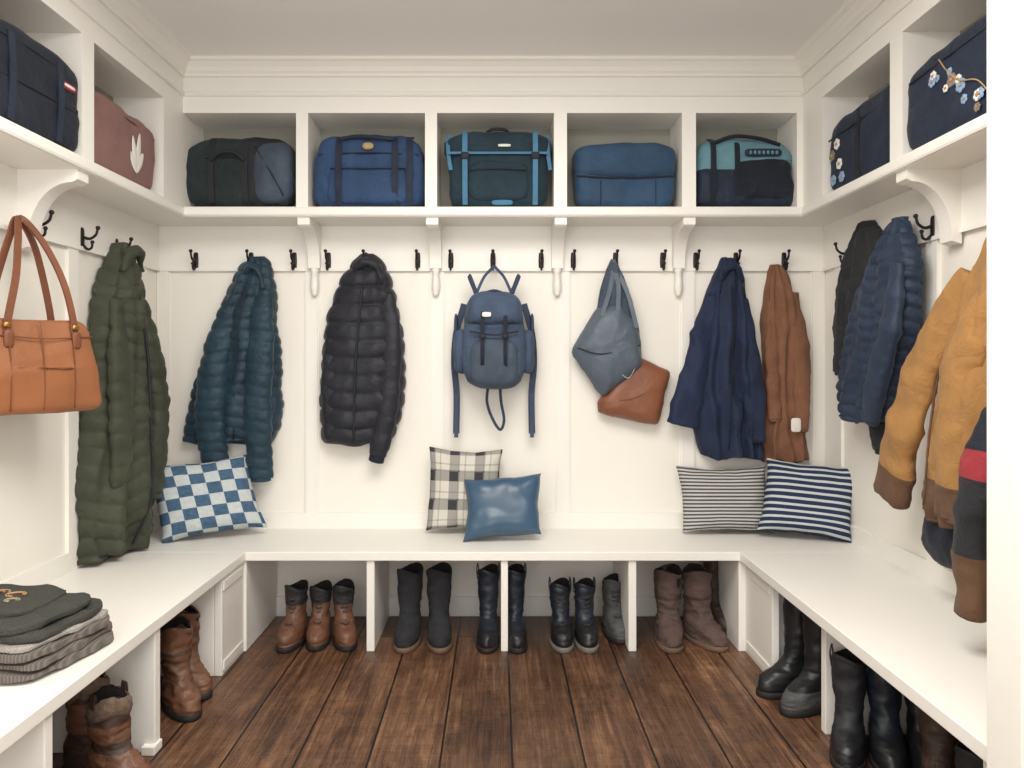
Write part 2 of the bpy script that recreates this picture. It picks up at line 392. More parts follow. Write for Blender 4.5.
# bench
ZB=.45; BF=3.31; BXL=-1.125; BXR=1.085
b=MB()
t=.04
b.box(XL,XR,BF,YB,ZB-t,ZB,WHITE); b.box(XL,BXL,1.3,BF,ZB-t,ZB,WHITE); b.box(BXR,XR,1.6,BF,ZB-t,ZB,WHITE)
for px0,px1 in ((366,374),(501,508),(629,637)): b.box(wx(px0,BF),wx(px1,BF),BF+.012,YB-.016,0,ZB-t,WHITE)
b.box(BXL-.06,BXL,BF+.012,YB-.016,0,ZB-t,WHITE); b.box(BXR,BXR+.05,BF+.012,YB-.016,0,ZB-t,WHITE)
b.box(BXL-.045,BXL-.012,3.06,BF+.01,0,ZB-t,WHITE)
b.box(XL+.016,BXL-.012,2.46,2.50,0,ZB-t,WHITE); b.box(BXL-.05,BXL-.005,2.44,2.50,0,.03,WHITE)
b.box(XL+.016,BXL-.046,3.06,3.09,0,ZB-t,WHITE)
b.box(XL+.016,BXL-.012,1.86,1.895,0,ZB-t,WHITE)
b.box(BXR+.03,BXR+.06,3.0,BF+.01,0,ZB-t,WHITE); b.box(BXR+.061,XR-.016,3.05,3.08,0,ZB-t,WHITE)
b.box(BXR+.06,XR-.016,2.58,2.615,0,ZB-t,WHITE); b.box(BXR+.05,XR-.016,1.70,1.73,0,ZB-t,WHITE)
for z0,z1 in ((.02,.06),(.35,.39)): b.box(BXR+.024,BXR+.03,3.02,3.30,z0,z1,WHITE); b.box(BXL-.012,BXL-.006,3.07,3.30,z0,z1,WHITE)
b.build('built_in_bench',.003)
# hooks
def hook(fr,a,z=1.815):
    b=MB(); b.poly([(a-.012,z-.045),(a+.012,z-.045),(a+.014,z),(a+.012,z+.045),(a-.012,z+.045),(a-.014,z)],.006,BLACKM,fr,.014)
    b.tube([fr(a,.015,z+.005),fr(a,.045,z-.002),fr(a,.07,z+.014),fr(a,.078,z+.038)],[.007,.006,.0055,.005],BLACKM,8)
    b.sbox(fr(a,.079,z+.043),(.009,.009,.009),BLACKM,2,5)
    b.tube([fr(a,.015,z-.025),fr(a,.035,z-.045),fr(a,.052,z-.04),fr(a,.056,z-.02)],[.006,.0055,.005,.005],BLACKM,8)
    b.sbox(fr(a,.056,z-.016),(.008,.008,.008),BLACKM,2,5)
    b.build('coat_hook')
for px in (197,252,295,329,366,418,451,493,541,573,615,662,695,735,783): hook(frB,wx(px,YB))
for a in (2.76,3.08,3.36): hook(frL,a)
for a in (3.50,2.83,2.28): hook(frR,a)
# ------------------------------------------------------------ garments
def garment(mb,fr,prof,mt,n0=.02,N=84,dz=.006,folds=(5,.02),seed=0,disp=None,mfn=None,hem=.01,e=.9,rag=.010):
    P=[Vector((p[0],p[1],p[2])) for p in prof]; D=[Vector((p[3],0,0)) for p in prof]
    n=max(4,int((prof[0][0]-prof[-1][0])/dz/(len(prof)-1)))
    C=cat(P,n); DD=[max(d.x,.005) for d in cat(D,n)]
    zt=prof[0][0]; zb=prof[-1][0]; old=mb.disp; mb.disp=disp; rings=[]
    rng=random.Random(seed); ph=[rng.uniform(0,6.28) for _ in range(4)]
    def fold(s,z):
        t=(zt-z)/(zt-zb); k=folds[0]
        w=noise.noise(Vector((seed*3.1,z*3,s*1.5)))*1.8
        a=math.sin(k*s*2+ph[0]+w); b_=math.sin(k*3.1*s+ph[1]+w*2)
        return folds[1]*(.3+.7*t)*((1-abs(a))*1.2-.6+b_*.35)
    for i,c in enumerate(C):
        z=c.x;d=DD[i]
        a0=c.y+rag*noise.noise(Vector((seed,z*9,0))); a1=c.z+rag*noise.noise(Vector((seed+9,z*9,0)))
        cc=(a0+a1)/2;hw=(a1-a0)/2;r=[]
        t=(zt-z)/(zt-zb)
        for j in range(N):
            th=2*math.pi*j/N; s=math.cos(th); q=math.sin(th)
            a=cc+hw*sg(s,e)
            if q>=0: nn=n0+d*abs(q)**.75+fold(s,z)*abs(q)**.6
            else: nn=n0-.012*abs(q)
            zz=z+hem*max(0,t-.8)*5*math.sin(5*s+ph[2])
            r.append(fr(a,max(nn,.014),zz))
        rings.append(r)
    mb.loft(rings,mt,mfn=(lambda i,j:mfn(C[i].x)) if mfn else None); mb.disp=old
    def surf(a,z):
        i=min(range(len(C)),key=lambda k:abs(C[k].x-z)); c=C[i]; cc=(c.y+c.z)/2; hw=(c.z-c.y)/2
        s=max(-.97,min(.97,(a-cc)/hw)); s=sg(s,1/e); q=math.sqrt(1-s*s)
        return n0+DD[i]*q**.75+fold(s,z)*q**.6
    return surf
def sleeve(mb,fr,pts,rad,mt,quilt=None,disp=None,cuff=None,flat=(1,.6),ref=None,mfn=None):
    old=mb.disp; mb.disp=disp; ref=ref or (fr(0,1,0)-fr(0,0,0))
    W=[fr(*p) for p in pts]
    mb.tube(W,rad,mt,28,flat=flat,ref=ref,quilt=quilt,step=.008,mfn=mfn); mb.disp=old
    d=(W[-1]-W[-2]).normalized()
    if cuff: mb.tube([W[-1]-d*.01,W[-1]+d*cuff[0]*.5,W[-1]+d*cuff[0]],[rad[-1]*.92]*3,cuff[1],18,flat=flat,ref=ref)
    e=cuff[0] if cuff else 0
    mb.tube([W[-1]+d*(e-.004),W[-1]+d*(e+.003)],[rad[-1]*.76]*2,DARK,18,flat=flat,ref=ref,n=1)  # near-black disc on the cuff end, painted in for the sleeve's shaded hollow
def seam(mb,fr,surf,pts,r,mt,off=.006):
    mb.tube([fr(a,surf(a,z)+off,z) for a,z in pts],r,mt,8,n=6)
y0=3.66
def PB(rows,yy=y0): return [(wz(r[0],yy),wx(r[1],yy),wx(r[2],yy),r[3]) for r in rows]
def pb(px,py,n,yy=y0): return (wx(px,yy),n,wz(py,yy))
# teal navy puffer
b=MB(); dq=add(qz(.056,.013,.05,1),wr(5,.016,(1.2,1,.9)))
s1=garment(b,frB,PB([(254,242,257,.03),(266,232,265,.06),(285,223,268,.08),(315,211,270,.09),(350,199,273,.10),(390,186,275,.10),(425,178,273,.10),(444,176,265,.08)]),TEALP,folds=(3,.028),seed=2,disp=dq)
sleeve(b,frB,[pb(228,300,.07),pb(215,350,.10),pb(208,410,.11),pb(212,472,.08)],[.04,.066,.07,.062],TEALP,(.056,.05),add(wr(7,.012),qz(.056,.009,.03,5)),(.02,TEALP))
sleeve(b,frB,[pb(258,290,.07),pb(259,340,.11),pb(257,410,.12),pb(257,478,.09)],[.045,.062,.064,.060],TEALP,(.056,.05),add(wr(7,.012,seed=4),qz(.056,.009,.03,6)),(.02,TEALP))
b.disp=wr(14,.010); b.tube([frB(*pb(241,272,.08)),frB(*pb(248,266,.095)),frB(*pb(256,271,.09)),frB(*pb(260,288,.09))],[.010,.015,.015,.010],TEALP,14); b.disp=None
seam(b,frB,s1,[(pb(x,t,0)[0],pb(x,t,0)[2]) for x,t in ((244,285),(238,330),(234,380),(232,440))],.004,BLK,.010)
b.build('quilted_coat')
# black puffer
b=MB(); dq=add(qz(.088,.020,.02,4),wr(6,.008,(1.2,1,1.2),4))
s1=garment(b,frB,PB([(252,357,372,.04),(264,346,381,.07),(282,336,388,.09),(310,325,395,.10),(350,319,401,.11),(400,316,401,.11),(434,317,391,.10),(446,320,384,.08)]),BLACKP,folds=(2.4,.010),seed=5,disp=dq,rag=.006)
sleeve(b,frB,[pb(385,292,.07),pb(390,340,.09),pb(388,395,.10),pb(380,440,.10),pb(376,456,.09)],[.035,.050,.052,.050,.042],BLACKP,(.088,.10),wr(8,.008),(.035,NAVYD))
sleeve(b,frB,[pb(338,295,.06),pb(331,340,.075),pb(328,390,.085),pb(330,436,.08)],[.03,.042,.046,.042],BLACKP,(.088,.10),wr(8,.008,seed=5))
b.disp=wr(14,.010); b.tube([frB(*pb(351,280,.08)),frB(*pb(355,266,.10)),frB(*pb(366,261,.10)),frB(*pb(377,268,.09)),frB(*pb(380,284,.09))],[.012,.020,.024,.020,.012],BLACKP,14); b.disp=None
seam(b,frB,s1,[(pb(x,t,0)[0],pb(x,t,0)[2]) for x,t in ((362,285),(358,330),(355,380),(353,443))],.006,BLK,.014)
b.build('quilted_jacket')
# navy shell jacket
b=MB(); dq=wr(5,.024,(1.8,1,.5),7)
s1=garment(b,frB,PB([(256,730,740,.03),(270,722,747,.06),(295,711,752,.08),(330,702,757,.10),(370,696,762,.11),(410,697,765,.11),(445,701,767,.11),(459,705,768,.10)]),BLUEJ,folds=(3.2,.045),seed=9,disp=dq)
sleeve(b,frB,[pb(717,296,.07),pb(704,340,.10),pb(693,385,.10),pb(684,425,.09)],[.035,.062,.070,.074],BLUEJ,None,wr(6,.022,(1.5,1,.6),3),(.004,NAVYD),flat=(1,.5))
sleeve(b,frB,[pb(744,300,.07),pb(752,350,.10),pb(756,400,.11),pb(757,442,.10)],[.035,.048,.05,.050],BLUEJ,None,wr(6,.020,(1.5,1,.6),5),(.004,NAVYD),flat=(1,.55))
b.disp=wr(14,.010); b.tube([frB(*pb(724,280,.08)),frB(*pb(729,268,.10)),frB(*pb(739,266,.10)),frB(*pb(746,280,.08))],[.010,.015,.015,.010],BLUEJ,14); b.disp=None
seam(b,frB,s1,[(pb(x,t,0)[0],pb(x,t,0)[2]) for x,t in ((733,285),(732,330),(730,390),(729,450))],.0035,NAVYD,.006)
b.build('rain_jacket')
# rust jacket
b=MB(); dq=wr(6,.018,(1.6,1,.5),11)
s1=garment(b,frB,PB([(262,779,789,.03),(276,775,797,.05),(300,770,803,.07),(340,769,808,.08),(390,769,811,.08),(430,769,814,.08),(463,770,817,.07)]),RUST,folds=(3,.032),seed=12,disp=dq)
sleeve(b,frB,[pb(778,300,.06),pb(776,350,.08),pb(779,420,.08)],[.024,.032,.034],RUST,None,wr(8,.012),(.01,RUST))
sleeve(b,frB,[pb(799,292,.06),pb(804,340,.09),pb(805,400,.10),pb(804,430,.10)],[.028,.040,.040,.038],RUST,None,wr(8,.012),(.01,RUST))
x,z=wx(796,3.66),wz(425,3.66); b.poly([(x-.025,z-.035),(x+.025,z-.035),(x+.025,z+.035),(x-.025,z+.035)],.006,LBL,frB,.136)
b.build('wool_jacket')
# olive long puffer on left wall
b=MB(); dq=add(qz(.072,.014,.07,6),wr(5,.020,(1,1.2,.8),8))
s1=garment(b,frL,[(1.83,3.31,3.40,.04),(1.74,3.24,3.44,.08),(1.6,3.16,3.47,.12),(1.35,3.11,3.50,.14),(1.0,3.06,3.52,.16),(.7,3.03,3.52,.16),(.475,3.05,3.50,.13)],OLIVE,folds=(3,.035),seed=15,disp=dq,N=100)
sleeve(b,frL,[(3.40,.10,1.58),(3.44,.15,1.3),(3.45,.17,1.05),(3.43,.15,.70)],[.04,.06,.06,.058],OLIVE,(.072,.05),add(wr(7,.012),qz(.072,.008,.04,2)),(.03,OLIVE),flat=(1,.55))
sleeve(b,frL,[(3.20,.10,1.56),(3.15,.13,1.3),(3.13,.15,1.0),(3.14,.14,.78)],[.04,.058,.06,.056],OLIVE,(.072,.05),add(wr(7,.012,seed=5),qz(.072,.008,.04,3)),(.03,OLIVE),flat=(1,.55))
b.disp=wr(12,.012); b.tube([frL(3.26,.09,1.70),frL(3.30,.10,1.78),frL(3.37,.11,1.80),frL(3.42,.10,1.72)],[.014,.022,.022,.014],OLIVE,14); b.disp=None
seam(b,frL,s1,[(3.31,1.65),(3.30,1.35),(3.28,1.0),(3.27,.7),(3.26,.5)],.006,BLK,.012)
b.build('long_quilted_coat')
# right wall: charcoal jacket behind, blue puffer in front
b=MB(); dq=add(wr(8,.014,(1,1,1),9),qz(.07,.006,.03,3))
garment(b,frR,[(1.92,3.26,3.34,.03),(1.82,3.17,3.46,.06),(1.6,3.15,3.55,.08),(1.4,3.15,3.58,.08),(1.25,3.18,3.56,.07)],CHAR,folds=(3,.025),seed=21,disp=dq,n0=.02)
sleeve(b,frR,[(3.20,.07,1.6),(3.13,.09,1.35),(3.09,.10,1.1),(3.08,.08,.94)],[.04,.05,.048,.042],CHAR,None,wr(10,.012),(.02,CHAR))
b.build('fleece_jacket')
b=MB(); dq=add(qz(.050,.012,.05,3),wr(6,.012,(1,1.2,1),4))
garment(b,frR,[(1.87,2.90,2.98,.03),(1.77,2.84,3.07,.07),(1.62,2.80,3.20,.09),(1.42,2.83,3.30,.10),(1.20,2.91,3.38,.10),(1.05,2.99,3.40,.08)],RPUFF,folds=(3,.022),seed=25,disp=dq,n0=.07)
sleeve(b,frR,[(2.86,.13,1.68),(2.85,.16,1.45),(2.93,.17,1.25),(3.03,.15,1.08)],[.035,.055,.06,.056],RPUFF,(.050,.05),wr(9,.010),(.02,RPUFF),flat=(1,.6))
b.build('quilted_jacket')
# ochre work coat
b=MB(); dq=wr(4.5,.028,(1,1.7,.6),5)
mf=lambda z: OCHRE if z>.90 else OCHREB
sO=garment(b,frR,[(1.80,2.22,2.32,.05),(1.70,2.12,2.42,.11),(1.55,2.04,2.50,.15),(1.3,2.0,2.60,.18),(1.05,1.98,2.68,.19),(.85,1.98,2.74,.18),(.76,2.0,2.76,.16)],OCHRE,folds=(3.2,.05),seed=31,disp=dq,mfn=mf)
sleeve(b,frR,[(2.46,.11,1.60),(2.60,.15,1.35),(2.72,.18,1.08),(2.83,.17,.79)],[.045,.078,.090,.096],OCHRE,None,wr(6,.024,(1,1,.8),3),(.006,OCHREB),flat=(1,.45),mfn=lambda t: OCHRE if t<.86 else OCHREB)
sleeve(b,frR,[(2.26,.14,1.6),(2.33,.19,1.35),(2.38,.21,1.08),(2.40,.19,.79)],[.045,.072,.084,.088],OCHRE,None,wr(6,.024,(1,1,.8),6),(.006,OCHREB),flat=(1,.42),mfn=lambda t: OCHRE if t<.86 else OCHREB)
b.disp=wr(8,.014); b.sbox(frR(2.56,.10,.69),(.06,.13,.10),NAVYD,3,14); b.disp=None
seam(b,frR,sO,[(2.52,1.5),(2.55,1.3),(2.57,1.1),(2.58,.8)],.004,OCHREB,.012)
b.build('work_coat')
b=MB()
def sm(t): return NAVYD if t<.30 else RED if t<.44 else CHAR if t<.76 else OCHREB
sleeve(b,frR,[(2.12,.25,1.16),(2.11,.30,1.03),(2.12,.32,.83),(2.14,.31,.57)],[.035,.054,.058,.054],NAVYD,None,wr(7,.014),(.004,OCHREB),mfn=sm,flat=(1,.7))
garment(b,frR,[(1.74,1.80,1.88,.03),(1.6,1.74,1.95,.08),(1.3,1.70,2.02,.13),(.9,1.68,2.05,.15),(.62,1.70,2.05,.14)],NAVYD,folds=(3,.02),seed=41,n0=.04,mfn=lambda z: NAVYD if z>1.08 else RED if z>.98 else CHAR if z>.75 else OCHREB,disp=wr(6,.014))
b.build('striped_coat')
# ------------------------------------------------------------ backpack
b=MB(); yy=3.62
def q(px,py): return (wx(px,yy),wz(py,yy))
xc,zc=q(494,340); b.disp=wr(9,.010)
b.sbox((xc,YB-.13,zc),(.158,.10,.24),BPACK,3.6,20,deform=lambda r:Vector((r.x*(1-.18*max(0,r.z)),r.y*(1-.15*r.z),r.z)))
x,z=q(494,309); b.disp=wr(9,.008); b.sbox((x,YB-.15,z),(.14,.105,.085),BPACK,3.6,16,deform=lambda r:Vector((r.x*(1-.12*r.z),r.y,r.z-.12*r.x*r.x))); 
x,z=q(494,362); b.sbox((x,YB-.215,z),(.115,.04,.115),GREYB,3.8,14); b.disp=None
x,z=q(494,333)
b.tube([(x-.115,YB-.243,z+.005),(x,YB-.262,z-.012),(x+.115,YB-.243,z+.005)],.004,BLK,8)
b.tube([(x-.1,YB-.252,z+.05),(x,YB-.263,z+.04),(x+.1,YB-.252,z+.05)],.003,BLK,8)
for sx in (-1,1):
    b.strap([(x+sx*.055,YB-.25,z+.10),(x+sx*.055,YB-.262,z+.02),(x+sx*.055,YB-.266,z-.06),(x+sx*.055,YB-.262,z-.13),(x+sx*.055,YB-.22,z-.235)],.018,.004,NAVYD)
    b.sbox((x+sx*.055,YB-.268,z-.02),(.014,.006,.012),BLK,4,4)
    b.strap([(x+sx*.085,YB-.16,z+.195),(x+sx*.11,YB-.13,z+.25),(x+sx*.122,YB-.12,z+.285),(x+sx*.108,YB-.10,z+.25),(x+sx*.09,YB-.10,z+.20)],.022,.006,BPST)
    b.strap([(x+sx*.085,YB-.15,z+.20),(x+sx*.05,YB-.12,wz(276,yy)),(x+sx*.012,YB-.075,wz(266,yy)),(x,YB-.07,wz(263,yy))],.014,.004,BPACK)
    b.disp=wr(12,.008); b.sbox((x+sx*.165,YB-.11,z-.09),(.035,.06,.11),BPACK,3,10); b.disp=None
    b.sbox((x+sx*.190,YB-.10,z-.0),(.010,.025,.10),BPST,3,8)
    b.strap([(x+sx*.15,YB-.07,z+.15),(x+sx*.19,YB-.08,z+.0),(x+sx*.20,YB-.08,z-.15),(x+sx*.188,YB-.08,z-.3),(x+sx*(.19),YB-.08,z-.5)],.032,.008,BPST)
    b.strap([(x+sx*.188,YB-.086,z-.30),(x+sx*.190,YB-.087,z-.52)],.020,.004,BPACK)
b.strap([(x-.03,YB-.12,z-.26),(x-.035,YB-.11,z-.34),(x-.01,YB-.10,z-.42),(x+.03,YB-.10,z-.48),(x+.05,YB-.10,z-.43),(x+.035,YB-.11,z-.34),(x+.03,YB-.12,z-.26)],.014,.004,BPST)
b.sbox((x-.035,YB-.262,z+.085),(.022,.006,.012),LBL,5,5)
b.tube([(x-.06,YB-.20,z+.185),(x,YB-.19,z+.205),(x+.06,YB-.20,z+.185)],.008,BPST,8)
b.build('hiking_backpack')
# ------------------------------------------------------------ slate tote + cognac bag
b=MB(); yy=3.65
b.disp=wr(6,.014)
b.poly([q(572,352),q(600,306),q(622,300),(q(642,330)),q(645,366),q(606,401)],.09,SLATE,frB,.07,K=14,sub=12,q=4)
b.disp=wr(10,.010,(2,1,.5))
b.poly([q(612,258),q(620,262),q(634,298),q(643,334),q(620,322),q(597,318),q(603,285)],.035,GREYB,frB,.085,K=8,sub=8)
b.disp=None
xh,zh=q(615,259)
for px,py in ((602,316),(618,312),(637,328)):
    x,z=q(px,py); b.strap([(x,YB-.14,z),((x+xh)/2+.012,YB-.125,(z+zh)/2),(xh+.003,YB-.09,zh-.02),(xh,YB-.07,zh+.004)],.022,.006,SLATE)
b.tube([(q(578,348)[0],YB-.125,q(578,348)[1]),(q(602,354)[0],YB-.166,q(602,354)[1]),(q(641,345)[0],YB-.13,q(641,345)[1])],.003,BLK,8)
x,z=q(628,372); b.tube([(x-.05,YB-.13,z+.01),(x,YB-.145,z-.03),(x+.04,YB-.13,z+.02)],.003,SILV,6)
b.build('shoulder_tote_bag')
b=MB(); b.disp=wr(7,.010)
b.poly([q(600,402),q(640,356),q(675,371),q(662,427),q(630,422),q(600,414)],.06,COGN,frB,.05,K=12,sub=10,q=5)
b.disp=None
b.strap([(q(640,365)[0],YB-.10,q(640,365)[1]),(q(628,320)[0],YB-.07,q(628,320)[1]),(q(616,270)[0],YB-.055,q(616,270)[1]),(q(615,261)[0],YB-.065,q(615,261)[1])],.016,.004,COGN)
b.tube([(q(608,402)[0],YB-.10,q(608,402)[1]),(q(636,398)[0],YB-.118,q(636,398)[1]),(q(666,384)[0],YB-.085,q(666,384)[1])],.002,TAND,6)
b.build('leather_satchel')
# ------------------------------------------------------------ tan tote on left wall
b=MB(); b.M=Matrix.Translation((-1.585,2.50,1.12))@Matrix.Rotation(math.radians(66),4,'Z')
b.disp=wr(6,.008)
b.sbox((0,0,.165),(.210,.085,.165),TAN,9,22,deform=lambda r:Vector((r.x*(1-.12*r.z),r.y*(1-.40*max(0,r.z)),r.z+.05*math.cos(r.x*1.5)*(1 if r.z<0 else -1))))
b.disp=None
for x in (-.11,.0,.11): b.tube([(x,-.062,.315),(x,-.078,.24),(x,-.088,.12),(x,-.084,.02)],.0022,TAND,6)
b.tube([(-.19,-.066,.27),(0,-.078,.258),(.19,-.066,.27)],.0022,TAND,6)
for sy in (-1,1):
    P=[(-.11,sy*.06,.22),(-.105,sy*.058,.31),(-.06,sy*.05+.02,.46),(-.01,sy*.025+.06,.60),(.035,sy*.008+.10,.68),(.075,sy*.025+.06,.60),(.105,sy*.05+.02,.46),(.125,sy*.058,.31),(.125,sy*.06,.22)]
    b.strap(P,.022,.008,TAND,(0,-1,0))
    for x in (-.11,.125): b.sbox((x,sy*.07,.255),(.016,.010,.03),TAND,4,6); b.sbox((x,sy*.066,.30),(.013,.007,.010),BRASS,3,5)
b.build('leather_tote_bag')
# ------------------------------------------------------------ cubby bags
ZS=ST_
def place(px,y=3.655,s=(1,1,1.07)): return Matrix.Translation((wx(px,3.58),y,ZS))@Matrix.Diagonal((s[0],s[1],s[2],1))
def zipper(b,P,r=.003,mt=BLK): b.tube(P,r,mt,6)
b=MB(); b.M=place(237.5,s=(1.05,1,1.12)); b.disp=wr(7,.014)
b.sbox((0,0,.158),(.265,.10,.156),GRNB,3.8,22,deform=lambda r:Vector((r.x,r.y,r.z*(1-.05*abs(r.x)**3)+.04*r.x*(r.z>0))),mfn=lambda c: BLK if .2<c[0]<.95 else GRNB)
b.sbox((.165,-.045,.155),(.09,.075,.135),GREYB,3.4,12); b.disp=None
for x in (-.11,.045): b.strap([(x,-.03,.314),(x,-.085,.285),(x,-.112,.16),(x,-.098,.04),(x,-.06,.006)],.026,.006,BLK)
zipper(b,[(-.235,-.06,.2),(-.12,-.102,.215),(.02,-.109,.215)],.004)
zipper(b,[(.09,-.105,.26),(.165,-.125,.15),(.22,-.105,.05)],.003)
b.tube([(-.11,-.112,.2),(-.06,-.128,.23),(0,-.128,.23),(.045,-.114,.2)],.008,BLK,8)
b.build('duffel_bag')
b=MB(); b.M=place(369,s=(1,1,1.09)); b.disp=wr(7,.014)
b.sbox((0,0,.165),(.265,.10,.165),BLUEB,5.5,22,deform=lambda r:Vector((r.x*(1-.04*r.z),r.y,r.z-.05*(r.z>0)*abs(r.x)**2)))
b.sbox((0,-.06,.10),(.2,.05,.085),BLUEB,6,12); b.disp=None
for x in (-.14,.13,.2): b.strap([(x,-.02,.328),(x,-.095,.30),(x,-.114,.18),(x,-.119,.1),(x,-.10,.012)],.03,.006,NAVY)
zipper(b,[(-.24,-.09,.235),(0,-.106,.24),(.24,-.09,.235)],.004,NAVYD); zipper(b,[(-.18,-.110,.17),(0,-.116,.168),(.18,-.110,.17)],.003,NAVYD)
b.tube([(-.14,-.1,.30),(-.05,-.112,.31),(.05,-.112,.305),(.13,-.1,.30)],.009,NAVY,8)
b.sbox((.0,-.106,.27),(.028,.008,.016),GOLD,2.2,8)
b.build('canvas_travel_bag')
b=MB(); b.M=place(498,s=(1.02,1,1.08)); b.disp=wr(7,.012)
b.sbox((0,0,.15),(.235,.10,.15),TEALB,5.5,22)
b.sbox((0,-.005,.285),(.255,.112,.06),TEALB,4,20,deform=lambda r:Vector((r.x,r.y,r.z-.18*r.x*r.x)))
b.sbox((0,-.075,.12),(.15,.035,.09),TEALB,5,12); b.disp=None
b.box(-.235,.235,-.119,-.113,.234,.244,SKYS)
for x in (-.155,.175):
    b.strap([(x,-.03,.343),(x,-.10,.335),(x,-.123,.28),(x,-.122,.2),(x,-.115,.1),(x,-.10,.012)],.024,.006,SKYS)
    b.sbox((x,-.126,.225),(.02,.007,.016),BLK,4,5)
for x in (-.235,.235): b.strap([(x,-.06,.33),(x,-.09,.25),(x+.012,-.085,.17)],.018,.008,SKYS)
b.tube([(-.06,-.05,.34),(-.03,-.07,.355),(.03,-.07,.355),(.06,-.05,.34)],.007,BLK,8)
zipper(b,[(-.13,-.111,.165),(0,-.117,.17),(.13,-.111,.165)]); b.sbox((.03,-.125,.27),(.03,.004,.006),LBL,5,4)
b.sbox((.02,-.112,.02),(.05,.004,.012),SKYS,4,4)
b.build('strapped_backpack')
b=MB(); b.M=place(625.5,s=(1.02,1,1.08)); b.disp=wr(5,.012)
b.sbox((0,0,.13),(.235,.09,.13),BLUE2,6,20)
b.sbox((0,-.005,.215),(.243,.10,.082),BLUE2,4.5,20,deform=lambda r:Vector((r.x,r.y,r.z+(.25*(r.x*r.x-.5) if r.z<0 else 0)*.4))); b.disp=None
zipper(b,[(-.235,-.090,.145),(-.1,-.1,.135),(.1,-.1,.135),(.235,-.090,.145)],.004,NAVY)
for x in (-.12,.14): zipper(b,[(x,-.092,.125),(x,-.094,.07),(x,-.088,.015)],.002,NAVY)
b.build('folded_top_bag')
b=MB(); b.M=place(746,s=(1.04,1,1.07)); b.disp=wr(7,.013)
b.sbox((0,0,.10),(.232,.10,.10),NAVY,5,20)
b.sbox((0,-.0,.215),(.225,.10,.105),LTEAL,4,20,deform=lambda r:Vector((r.x*(1-.06*r.z),r.y,r.z-.1*r.x*(r.z>0))),mfn=lambda c: NAVY if c[2]<-.45 else LTEAL)
b.sbox((.07,-.07,.13),(.145,.04,.095),NAVYD,4,12); b.disp=None
for x in (-.16,-.05): b.strap([(x,-.03,.324),(x,-.095,.29),(x,-.109,.2),(x,-.108,.1),(x,-.09,.012)],.024,.006,NAVYD)
b.tube([(-.16,-.09,.29),(-.07,-.115,.315),(.05,-.115,.305),(.15,-.09,.285)],.009,NAVYD,8)
b.sbox((.07,-.105,.245),(.085,.006,.018),NAVY,5,6)
for k in range(7): b.sbox((.01+.02*k,-.112,.245),(.006,.002,.008),LTEAL,4,3)
b.build('gym_bag')
def flower(b,x,y,z,r,mt,cm,n=6):
    for k in range(n):
        a=2*math.pi*k/n+x*9; b.sbox((x+math.cos(a)*r*.62,y,z+math.sin(a)*r*.62),(r*.42,.0035,r*.42),mt,2,5)
    b.sbox((x,y-.003,z),(r*.3,.004,r*.3),cm,2,4)
b=MB(); b.M=Matrix.Translation((-1.60,2.41,ZS))@Matrix.Rotation(math.radians(88),4,'Z')
b.disp=wr(6,.010); b.sbox((0,0,.160),(.265,.10,.160),NAVYD,8,22,deform=lambda r:Vector((r.x*(1-.03*r.z),r.y,r.z-.14*(r.z>0)*max(0,r.x)**2))); b.disp=None
zipper(b,[(-.23,-.095,.26),(0,-.104,.265),(.22,-.097,.25)],.004); zipper(b,[(-.22,-.100,.14),(0,-.106,.14),(.22,-.100,.14)],.003)
for x in (-.12,.12): b.strap([(x,-.10,.01),(x,-.109,.15),(x,-.102,.28)],.03,.006,NAVY)
b.sbox((.17,-.102,.215),(.04,.006,.012),RED,5,5); b.sbox((.17,-.106,.215),(.03,.004,.005),LBL,5,4)
b.build('weekender_bag')
b=MB(); b.M=Matrix.Translation((-1.61,3.045,ZS))@Matrix.Rotation(math.radians(87),4,'Z')
b.disp=wr(6,.010); b.sbox((0,0,.15),(.262,.09,.15),MAUVE,7,20,deform=lambda r:Vector((r.x,r.y,r.z-.10*(r.z>0)*r.x))); b.disp=None
zipper(b,[(-.24,-.08,.265),(0,-.088,.26),(.24,-.08,.24)],.0025,OCHREB)
for a,l in ((-.55,.08),(-.2,.13),(.15,.15),(.5,.10)):
    cx_,cz_=.07+math.sin(a)*l*.55,.05+math.cos(a)*l*.6
    M0=b.M.copy(); b.M=M0@Matrix.Translation((cx_,-.092,cz_))@Matrix.Rotation(a,4,'Y'); b.sbox((0,0,0),(.018,.004,l*.6),LBL,1.6,8); b.M=M0
b.build('leaf_print_bag')
b=MB(); b.M=Matrix.Translation((1.57,3.035,ZS))@Matrix.Rotation(math.radians(-87),4,'Z')
b.disp=wr(6,.010); b.sbox((0,0,.16),(.268,.09,.16),NAVY,7,20,deform=lambda r:Vector((r.x,r.y,r.z+.08*(r.z>0)*r.x))); b.disp=None
zipper(b,[(-.25,-.085,.235),(0,-.092,.245),(.25,-.085,.26)],.004,BLK)
for k,(x,z) in enumerate(((-.20,.05),(-.15,.11),(-.21,.16),(-.13,.05),(-.17,.2))): flower(b,x,-.092,z,.024,(PALEB,LBL,SWT,PALEB,LBL)[k],GOLD)
b.strap([(.0,-.09,.02),(.0,-.096,.15),(.0,-.088,.30)],.024,.005,BLK)
b.build('floral_storage_bag')
b=MB(); b.M=Matrix.Translation((1.57,2.405,ZS))@Matrix.Rotation(math.radians(-88),4,'Z')
b.disp=wr(6,.010); b.sbox((0,0,.155),(.265,.10,.155),NAVY,8,22,deform=lambda r:Vector((r.x*(1-.02*r.z),r.y,r.z+.10*(r.z>0)*r.x))); b.disp=None
zipper(b,[(-.23,-.095,.245),(0,-.102,.255),(.23,-.095,.275)],.004,BLK)
